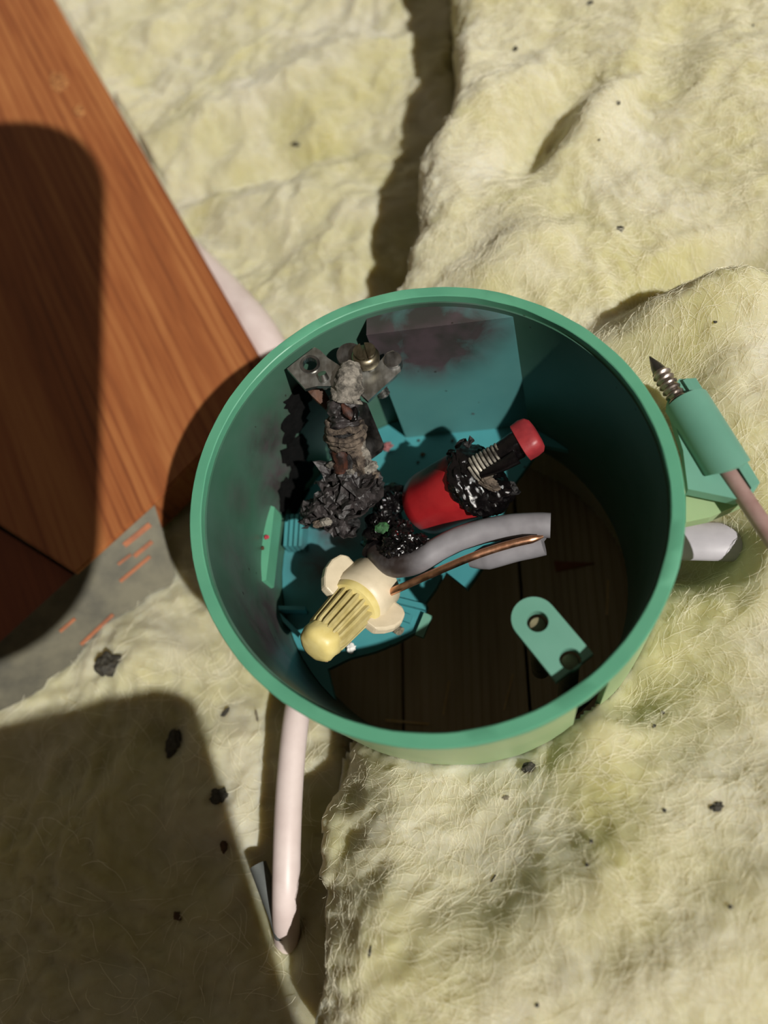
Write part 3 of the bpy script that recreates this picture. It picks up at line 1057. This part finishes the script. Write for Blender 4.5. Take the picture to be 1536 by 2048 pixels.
lump = merge(blob(W(706, 962, -23), (.0050, .0050, .0040), 4, .30, 1.5, None, 1, True), blob(W(690, 1000, -26), (.0048, .0048, .0036), 4, .35, 1.6, None, 2, True),
             blob(W(664, 1032, -28), (.0040, .0034, .0032), 4, .4, 1.7, None, 3, True), blob(W(732, 972, -25), (.0036, .0046, .0034), 4, .35, 1.6, None, 7, True),
             blob(W(632, 1022, -28), (.0034, .0028, .0026), 4, .4, 1.6, None, 5, True), blob(W(690, 1050, -29), (.0030, .0026, .0028), 4, .4, 1.6, None, 15, True))
obj('char_lump', *lump, M_char, burnt, False)
fl_spec = [(674, 944, -19, .0038), (712, 962, -18, .0042), (690, 982, -20, .0046), (732, 984, -20, .0040), (658, 968, -20, .0034), (678, 1012, -21, .0040), (704, 1026, -22, .0036),
           (640, 1008, -22, .0034), (622, 1024, -23, .0034), (652, 1034, -23, .0036), (674, 1050, -24, .0032), (730, 948, -18, .0030), (742, 962, -20, .0030), (614, 1036, -25, .0026), (692, 1060, -25, .0028), (706, 998, -20, .0042), (722, 1010, -21, .0036), (664, 990, -20, .0032)]
for i, (x, y, z, s_) in enumerate(fl_spec):
    crumple(W(x, y, z), s_, 11 + i, M_charflake, 'char_flake', burnt, .00025, None, 18, .75)
for i, (x, y, z, s_) in enumerate([(738, 936, -17, .0017), (744, 950, -18, .0014), (662, 930, -17, .0010), (676, 926, -17, .0012), (652, 1044, -21, .0012), (636, 1048, -21.5, .0011), (744, 928, -17, .0010), (712, 934, -17, .0012), (700, 944, -17, .0010)]):
    obj('ash_crumb', *blob(W(x, y, z), (s_, s_ * .7, s_ * .6), 3, .5, 1.5, None, 20 + i, True), M_ashbrown if i % 2 else M_ash, burnt, False)
# flat black flakes painting in the cast shadow on the left wall behind the wire
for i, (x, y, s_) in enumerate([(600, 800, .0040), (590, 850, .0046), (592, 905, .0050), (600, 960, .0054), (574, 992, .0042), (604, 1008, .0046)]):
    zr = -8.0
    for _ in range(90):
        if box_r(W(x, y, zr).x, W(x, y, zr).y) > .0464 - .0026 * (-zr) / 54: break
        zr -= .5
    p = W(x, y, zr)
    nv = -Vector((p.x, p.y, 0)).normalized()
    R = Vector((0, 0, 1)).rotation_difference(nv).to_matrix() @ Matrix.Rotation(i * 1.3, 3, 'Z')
    crumple(p, s_ * 1.15, 60 + i, M_wall_shade, 'painted_shade_flake', burnt, .0005, R, 26, .03)
T(burnt, 'charred flaking wire end with grey ash rings under the steel clamp', 'wire')

# ------------------------------------------------------------------ grey cable with split end and bare copper
cab = empty('burnt_cable', W(800, 1120, -40))
ctrl = [(796, 985, -36), (772, 1030, -33), (757, 1070, -30), (758, 1108, -28), (790, 1131, -26), (836, 1122, -25), (884, 1094, -24), (940, 1070, -23), (1000, 1056, -22.5), (1060, 1050, -22), (1101, 1051, -22)]
pts = [Vector(p) for p in spline([tuple(W(*q)) for q in ctrl], 10)]
ns = len(pts); cut = 46
M_sheath = Mat('grey_pvc_scorched', .4)
ms = M_sheath
sc_f = ms.math('MAXIMUM', ms.spot(tuple(W(755, 1090, -27)), .011, .7), ms.spot(tuple(W(790, 1120, -24)), .0095, .8))
ms.color(ms.mix(ms.math('MULTIPLY', sc_f, ms.math('ADD', ms.noise(240, 4), .55), True), ms.ramp(ms.noise(120, 3), [(.4, srgb(132, 130, 134)), (.6, srgb(116, 114, 118))]), srgb(44, 36, 34)))
ms.bump(ms.noise(500, 4), .1, .0003)
rad = [.0031] * 12 + [.0031] * (ns - 12)
obj('sheath', *tube(pts[22:], .0028, 24, True, 1.0, .00012, 200), ms.m, cab)
obj('charred_section', *tube(pts[:30], [.0034 + .0006 * math.sin(i * .9) for i in range(30)], 30, True, 1, .0012, 380), M_melt, cab)
for i, (x, y, z, s_) in enumerate([(778, 1010, -29, .0024), (766, 1040, -27, .0024), (790, 1000, -29, .0022), (764, 1060, -26, .0020), (796, 1085, -25, .0030), (815, 1090, -24, .0026), (785, 1100, -24, .0022), (840, 1086, -24, .0020), (800, 1062, -27, .0026), (756, 1042, -28, .0018)]):
    obj('charred_lump', *blob(W(x, y, z), (s_, s_ * .9, s_ * .8), 4, .5, 1.8, None, 40 + i, True), M_melt, cab)
obj('verdigris', *blob(W(764, 1056, -24.2), (.0017, .0013, .0008), 3, .4, 1.5, None, 3), M_green, cab)
obj('red_core', *blob(W(793, 1072, -23.6), (.0009, .0012, .0009), 2, .3), M_red, cab)
# the other half of the split sheath, its wall open along the slit
c2 = [(938, 1124, -27), (985, 1112, -26), (1030, 1099, -25), (1062, 1092, -24.5), (1086, 1086, -24)]
pts2 = [Vector(p) for p in spline([tuple(W(*q)) for q in c2], 8)]
obj('split_half', *tube(pts2, [.0012, .0016, .0019, .0022, .0024, .0026] + [.0028] * (len(pts2) - 6), 20, True, 1.0), ms.m, cab)
# slanted flat end joining both halves
obj('sheath_end', *plate([W(x, y, -22.6) for x, y in [(1046, 1044), (1099, 1040), (1101, 1050), (1092, 1068), (1070, 1096), (1040, 1098)]], [], .0030), ms.m, cab, False)
cw = [(1086, 1073, -19.5), (1066, 1078, -19), (1030, 1086, -19.2), (985, 1099, -20), (940, 1115, -21), (890, 1136, -23), (840, 1158, -26), (800, 1176, -28), (768, 1190, -29.5)]
ptc = [Vector(p) for p in spline([tuple(W(*q)) for q in cw], 8)]
obj('copper_wire', *tube(ptc, [.0003 + .0006 * min(1, i / 9) for i in range(len(ptc))], 14), M_copper, cab)
T(cab, 'grey cable bent round with scorched bend, cut end and bare copper wire', 'cable')

# ------------------------------------------------------------------ melted red wire connector
red = empty('red_wire_connector', W(880, 1010, -40))
b0, b1 = W(846, 1012, -33), W(948, 962, -22)
bd = (b1 - b0).normalized()
a, u, w = frame(bd)
prof = [(0, .0060), (.015, .0070), (.06, .0077), (.20, .0080), (.9, .0082), (.97, .0080), (1.0, .0076)]
_r = Mat('red_plastic_sooted', .36, 0, .5)
_sf = _r.math('MULTIPLY', _r.math('MAXIMUM', _r.spot(tuple(W(858, 925, -22)), .0085, .75), _r.spot(tuple(W(905, 905, -16)), .006, .8)), _r.math('ADD', _r.noise(160, 3), .5), True)
_r.color(_r.mix(_sf, _r.ramp(_r.noise(160, 4), [(.4, srgb(164, 34, 38)), (.65, srgb(146, 26, 32))]), srgb(38, 20, 28)))
_r.bump(_r.noise(600, 4), .1, .0002)
bod = obj('body', *lathe(b0, b1, prof, 48, lambda t, q: 1 + .03 * math.sin(3 * q) + (.03 * t * math.sin(7 * q + 1))), _r.m, red)
# melted black crown spilling over the mouth
mel = merge(blob(b1 + bd * .0012, (.0042, .0087, .0086), 5, .16, 1.5, (bd, u, w), 6, False), blob(b1 + bd * .0026 + u * .001, (.0034, .0058, .0056), 5, .22, 1.7, (bd, u, w), 9, False),
            blob(W(1000, 985, -21), (.0036, .0030, .0034), 4, .2, 1.5, None, 12), blob(W(985, 1005, -23), (.0034, .0028, .0034), 4, .2, 1.5, None, 14))
obj('melted_crown', *mel, M_melt, red)
for i in range(70):
    r = random.Random(300 + i)
    q = r.uniform(0, 6.28); rr = .0078 * math.sqrt(r.uniform(.05, 1))
    s_ = r.uniform(.00025, .0008)
    p = b1 + u * (rr * math.cos(q)) + w * (rr * math.sin(q)) + bd * (.0054 - .0044 * (rr / .0078) ** 2)
    obj('bubble', *blob(p, (s_, s_, s_), 2, .2, 1, None, i), M_melt, red)
crumple(W(918, 896, -18), .0030, 91, M_char, 'char_flake', red, .0006, None, 22, .5)
crumple(W(1018, 975, -19), .0022, 92, M_char, 'char_flake', red, .0006, None, 18, .5)
# spring coil and arm towards the red tip
e0, e1 = W(945, 944, -17), W(1044, 884, -13.5)
ed = (e1 - e0).normalized(); ea, eu, ew = frame(ed)
armv = lathe(e0, e1, [(0, .0028), (.3, .0028), (.6, .0029), (.9, .0031), (1, .0031)], 32, lambda t, q: 1 + .16 * noise.noise(Vector((t * 9, math.cos(q) * 2, math.sin(q) * 2))))
arm = obj('burnt_arm', *armv, M_melt, red)
coil = []
for k in range(0, 8 * 24 + 1):
    t = k / (8 * 24); q = k / 24 * 6.283
    coil.append(e0 + ed * (.0002 + .0074 * t) + (eu * math.cos(q) + ew * math.sin(q)) * (.0030 - .0003 * t) - eu * (.0002 * t))
obj('spring', *tube(coil, .00036, 8), simple('spring_wire', srgb(176, 170, 156), srgb(70, 66, 60), 420, .5, .2).m, red)
obj('residue', *blob(W(972, 962, -16.5), (.0030, .0012, .0010), 4, .5, 1.6, (Vector((.75, -.65, 0)), Vector((.65, .75, 0)), Vector((0, 0, 1))), 31, True), M_ashbrown, red, False)
# red tip: a short block with rounded corners, taller than wide, torn on one side
tq = e1 + ed * .0010
side = Vector((0, 0, 1)).cross(ed).normalized()
tv = []
for (t, r1, r2) in [(-.0016, .0038, .0030), (-.0014, .0042, .0033), (.0006, .0043, .0034), (.0020, .0040, .0032), (.0027, .0032, .0026), (.0029, .0020, .0016)]:
    for k in range(36):
        q = 2 * math.pi * k / 36
        sq = lambda v: math.copysign(abs(v) ** .62, v)
        jj = 1 + .05 * noise.noise(Vector((math.cos(q) * 2, math.sin(q) * 2, t * 600)))
        tv.append(tq + ed * t + side * (sq(math.cos(q)) * r1 * jj) + ed.cross(side) * (sq(math.sin(q)) * r2 * jj))
tf = [[i * 36 + k, i * 36 + (k + 1) % 36, (i + 1) * 36 + (k + 1) % 36, (i + 1) * 36 + k] for i in range(5) for k in range(36)] + [list(range(36))[::-1], [180 + k for k in range(36)]]
obj('tip', *fix_normals(tv, tf), M_redtip, red)
obj('arm_fin', *tube([W(962, 948, -15), W(1000, 934, -13.8), W(1034, 914, -12.8)], [.0010, .0014, .0016], 12, True, 1, .0004, 500), M_melt, red)
T(red, 'melted red wire connector with black glossy crown and red tip', 'connector')

# ------------------------------------------------------------------ cream and yellow wire nut
nut = empty('wire_nut', W(690, 1230, -42))
n0, n1 = W(750, 1164, -33), W(634, 1290, -21)
nd = (n1 - n0).normalized(); NL = (n1 - n0).length
na, nu, nw = frame(nd)
K = lambda t: n0 + nd * (NL * t)
obj('collar', *lathe(K(-.02), K(.36), [(0, .0050), (0, .0066), (.06, .0070), (.75, .0072), (.9, .0069), (1, .0058)], 48), M_cream, nut)
obj('collar_lip', *lathe(K(.33), K(.43), [(0, .0064), (.3, .0066), (.8, .0062), (1, .0050)], 48), M_yellow, nut)
obj('ribbed_grip', *lathe(K(.40), K(.90), [(0, .0052), (.1, .0051), (.5, .0048), (.9, .0045), (1, .0043)], 180,
    lambda t, q: 1 + .085 * max(-1, min(1, 2.2 * math.sin(18 * q))) * (1 if t < .93 else .4)), M_olive, nut)
prof = [(0, .0042), (.12, .0046), (.45, .0046), (.70, .0043), (.88, .0036), (.96, .0026), (1, .0012)]
dome = obj('dome', *lathe(K(.86), K(1.07), prof, 48, lambda t, q: 1 + .09 * noise.noise(Vector((math.cos(q) * 1.7, math.sin(q) * 1.7, t * 3)))), M_yellow, nut)
M_chip = simple('chipped_plastic', srgb(200, 166, 126), srgb(184, 144, 110), 700, .7).m
for q, rr in ((2.4, .0014), (.4, .0030), (3.9, .0036)):
    obj('chip_mark', *blob(K(1.05 - .04 * (rr / .0036) ** 2) + (nu * math.cos(q) + nw * math.sin(q)) * rr, (.0004, .0010, .0008), 3, .3, 1, (nd, nu, nw), int(q * 10)), M_chip, dome)
for (x1, y1, z, ta, tb) in ((662, 1152, -25, -.0058, .0052), (738, 1290, -27, -.0052, .0046)):
    # wing: flat rounded paddle out of the collar, lying in the plane of the nut's axis
    root_p = K(.30); tgt = W(x1, y1, z)
    dv = tgt - root_p; dv -= nd * dv.dot(nd); hh = .0112; dv.normalize()
    loopw = [root_p + nd * t + dv * (s_ * hh) for (t, s_) in [(ta, .4), (ta, .80), (ta * .75, .95), (ta * .3, 1.0), (tb * .2, .96), (tb * .6, .86), (tb, .70), (tb, .4)]]
    nn = nd.cross(dv).normalized()
    o = obj('wing', *plate([p + nn * .0013 for p in loopw], [], .0026, nn), M_cream, nut, False)
    bv = o.modifiers.new('soft', 'BEVEL'); bv.width = .0006; bv.segments = 2
T(nut, 'cream and yellow ribbed wire nut with two wings on the copper wire', 'wire nut')


# ------------------------------------------------------------------ crumbs and char bits
def bit(px, py, pts, start, sx, sy, ang, label, mat=None, group=None, seed=0, sink=.35, name='char_bit', flakey=False):
    p = ground(px, py, pts, start) if pts is not None else W(px, py, start)
    ca, sa = math.cos(math.radians(ang)), math.sin(math.radians(ang))
    A = (Vector((ca, sa, 0)), Vector((-sa, ca, 0)), Vector((0, 0, 1)))
    sx *= .85; sy *= .85
    h = min(sx, sy) * .55
    v = blob(p + Vector((0, 0, h * (1 - sink) + .0001)), (sx, sy, h), 3, .55, 1.1, A, seed)
    o = obj(name, *v, mat or M_bit, None, False)
    T(o, label, 'debris', group)
    return o


G = 'black char specks on the glass wool'
bit(1060, 1535, PTS_R, -30, .0019, .0012, 10, 'largest black char bit with pinkish edge just below the box', M_bit, G, 1)
bit(1433, 1614, PTS_R, -27, .0014, .0009, 20, 'dark ragged char bit alone near the right edge below the box', M_bit, G, 2)
bit(985, 1763, PTS_R, -27, .0016, .00035, 60, 'thin dark sliver lying on the wool far below the box', M_bit, G, 3)
bit(1012, 1595, PTS_R, -27, .0008, .0005, 0, 'small grey crumb on the wool below the largest char bit', M_bit_grey, G, 4)
bit(1030, 100, PTS_R, -27, .0011, .0008, 40, 'dark oval char bit on the wool near the top centre', M_bit, G, 5)
bit(1180, 8, PTS_R, -27, .0011, .0008, 20, 'small dark char bit at the very top edge', M_bit, G, 6)
bit(1240, 460, PTS_R, -27, .0010, .0012, 0, 'soft dark char bit above the right of the box', M_bit, G, 7)
bit(1236, 207, PTS_R, -27, .0006, .0009, 20, 'tiny dark char bit on the rounded fold of wool', M_bit, G, 8)
bit(740, 1903, PTS_R, -27, .0010, .0003, 80, 'thin dark hair-like sliver at the bottom centre', M_bit, G, 9)
for i, (x, y, where) in enumerate([
        (1325, 1425, 'pinhead dark speck on wool right of the box notch'), (1308, 1452, 'second pinhead speck just below the one by the box notch'),
        (1182, 1683, 'pinhead dark speck in the middle of the lower right wool'), (1174, 1730, 'pinhead dark speck just below the middle of the lower wool'),
        (1328, 1621, 'pinhead speck left of the ragged char bit at right'), (1460, 1814, 'pinhead speck on wool near the lower right edge'),
        (1074, 2010, 'pinhead speck on wool at the bottom edge'), (1506, 52, 'pinhead speck in the top right corner of the wool'),
        (1198, 281, 'pinhead speck below the rounded fold of wool'), (1430, 645, 'pinhead speck on the wool lump above the screw')]):
    bit(x, y, PTS_R, -27, .00045, .00036, i * 37, where, M_bit, G, 30 + i)
bit(450, 1427, PTS_L, -60, .0022, .0007, 50, 'elongated black char bit on wool left below the box', M_bit, G, 11)
bit(514, 1432, PTS_L, -60, .0018, .0004, 105, 'thin dark sliver on wool beside the top of the off-white cable', M_bit_grey, G, 12)
bit(440, 1592, PTS_L, -60, .0025, .0022, 20, 'round black char bit at the shadow edge left of the off-white cable', M_bit, G, 13)
bit(450, 1688, PTS_L, -60, .0012, .0022, 0, 'brown crumb below the round black char bit', M_bit_brown, G, 14)
bit(350, 1490, PTS_L, -60, .0024, .0046, 0, 'dark tall char bit in the shade at the lower left', M_bit, G, 15)
bit(218, 1330, PTS_L, -60, .0040, .0036, 0, 'large dark lump at the foot of the metal plate', M_bit, G, 16)  # plain dark lump resting on the wool
bit(592, 290, PTS_L, -60, .0022, .0009, -30, 'dark char bit on the left batt above the box', M_bit, G, 17)
bit(356, 1832, PTS_L, -60, .0012, .0010, -40, 'small dark bit in the shaded wool at the bottom left', M_bit_brown, G, 18)

GB = 'crumbs on the floor of the box'
bit(944, 825, None, -38.5, .0012, .0010, 20, 'black flake on the panel above the red connector', M_char, GB, 21)
bit(776, 894, None, FLOOR + .6, .0015, .0013, 0, 'pinkish round crumb between the clamp and the red connector', M_bit_pink, GB, 22)
bit(846, 910, None, FLOOR + .3, .0008, .0006, 0, 'brownish crumb left of the red connector crown', M_bit_brown, GB, 23)
bit(703, 1297, None, -45.4, .0012, .0014, 0, 'white crumb beside the wing of the wire nut', M_bit_white, GB, 24)
bit(797, 1262, None, FLOOR + .6, .0014, .0012, 0, 'grey round crumb right of the wire nut', M_bit_grey, GB, 25)
bit(534, 1075, None, -31.6, .0007, .0006, 0, 'red crumb on the step at the left box wall', M_bit_red, GB, 26)
bit(526, 1097, None, -31.6, .0005, .0005, 0, 'brown crumb on the step at the left box wall', M_bit_brown, GB, 27)
for i, (x, y, where) in enumerate([(838, 882, 'tiny dark speck on the teal floor nearest the entry panel'), (905, 882, 'tiny dark speck on the teal floor above the red connector'), (836, 925, 'tiny dark speck on the teal floor left of the red body')]):
    bit(x, y, None, FLOOR + .15, .00045, .00038, i * 50, where, M_bit, GB, 70 + i)
pl = obj('plastic_sliver', *bar(W(856, 1228, -44.4), W(838, 1272, -44.4), .0022, .0014), M_tab, None, False)
T(pl, 'broken teal plastic sliver on the box floor right of the wire nut', 'debris')
wc = obj('wood_chip', *plate([W(x, y, -81.5) for x, y in [(1108, 1122), (1190, 1126), (1112, 1142)]], [], .0015), M_orange, None, False)
T(wc, 'orange wood chip on the dark boards seen through the box', 'debris')
for (x0, y0, x1, y1, w_, where) in [(770, 1440, 858, 1448, .0006, 'pale straw along the near rim on the dark boards in the box'), (1216, 1160, 1214, 1230, .0006, 'pale straw standing upright in the dark right of the box'),
                                    (1026, 1348, 1008, 1420, .0004, 'faint straw left of the two-hole tab in the dark box'), (898, 1362, 886, 1430, .0004, 'faint straw at the dark bottom middle of the box')]:
    o = obj('straw', *bar(W(x0, y0, -82.5), W(x1, y1, -82.5), w_, w_), M_straw, None, False)
    T(o, where, 'debris', 'straws under the box')

# ------------------------------------------------------------------ what throws the shade at the left: the phone that takes the picture and an added unseen board in place of the hand
ph = empty('smartphone', from_lens((-.025, -.03, -.012)))


def slab(x0, x1, y0, y1, rc, z0, z1, name, mat, parent, rot=0.0, seg=10):
    pts = []
    for (cx, cy, st) in ((x1 - rc, y0 + rc, -90), (x1 - rc, y1 - rc, 0), (x0 + rc, y1 - rc, 90), (x0 + rc, y0 + rc, 180)):
        for k in range(seg + 1):
            q = math.radians(st + 90 * k / seg)
            pts.append((cx + rc * math.cos(q), cy + rc * math.sin(q)))
    ca, sa = math.cos(rot), math.sin(rot)
    mx, my = x1, y0
    pts = [(mx + (x - mx) * ca - (y - my) * sa, my + (x - mx) * sa + (y - my) * ca) for x, y in pts]
    n_ = len(pts)
    V = [from_lens((x, y, z0)) for x, y in pts] + [from_lens((x, y, z1)) for x, y in pts]
    Fc = [list(range(n_)), list(range(n_, 2 * n_))[::-1]] + [[i, i + n_, (i + 1) % n_ + n_, (i + 1) % n_] for i in range(n_)]
    V, Fc = fix_normals(V, Fc)
    return obj(name, V, Fc, mat, parent, False)


slab(-.074, .0055, -.134, .060, .038, -.003, -.0115, 'body', M_phone, ph, 0.02)
slab(-.066, -.002, -.122, .036, .024, -.0115, -.0119, 'screen', M_lens, ph, 0.02)
T(ph, 'dark smartphone above the scene whose shadow darkens the left', 'phone')
bd_ = slab(-.16, .0275, .063, .30, .006, -.004, -.020, 'added_shade_board_1', M_wood2, None, math.radians(-17))  # unseen board, added and shaped to cast the hand's shadow
T(bd_, kind='structure')
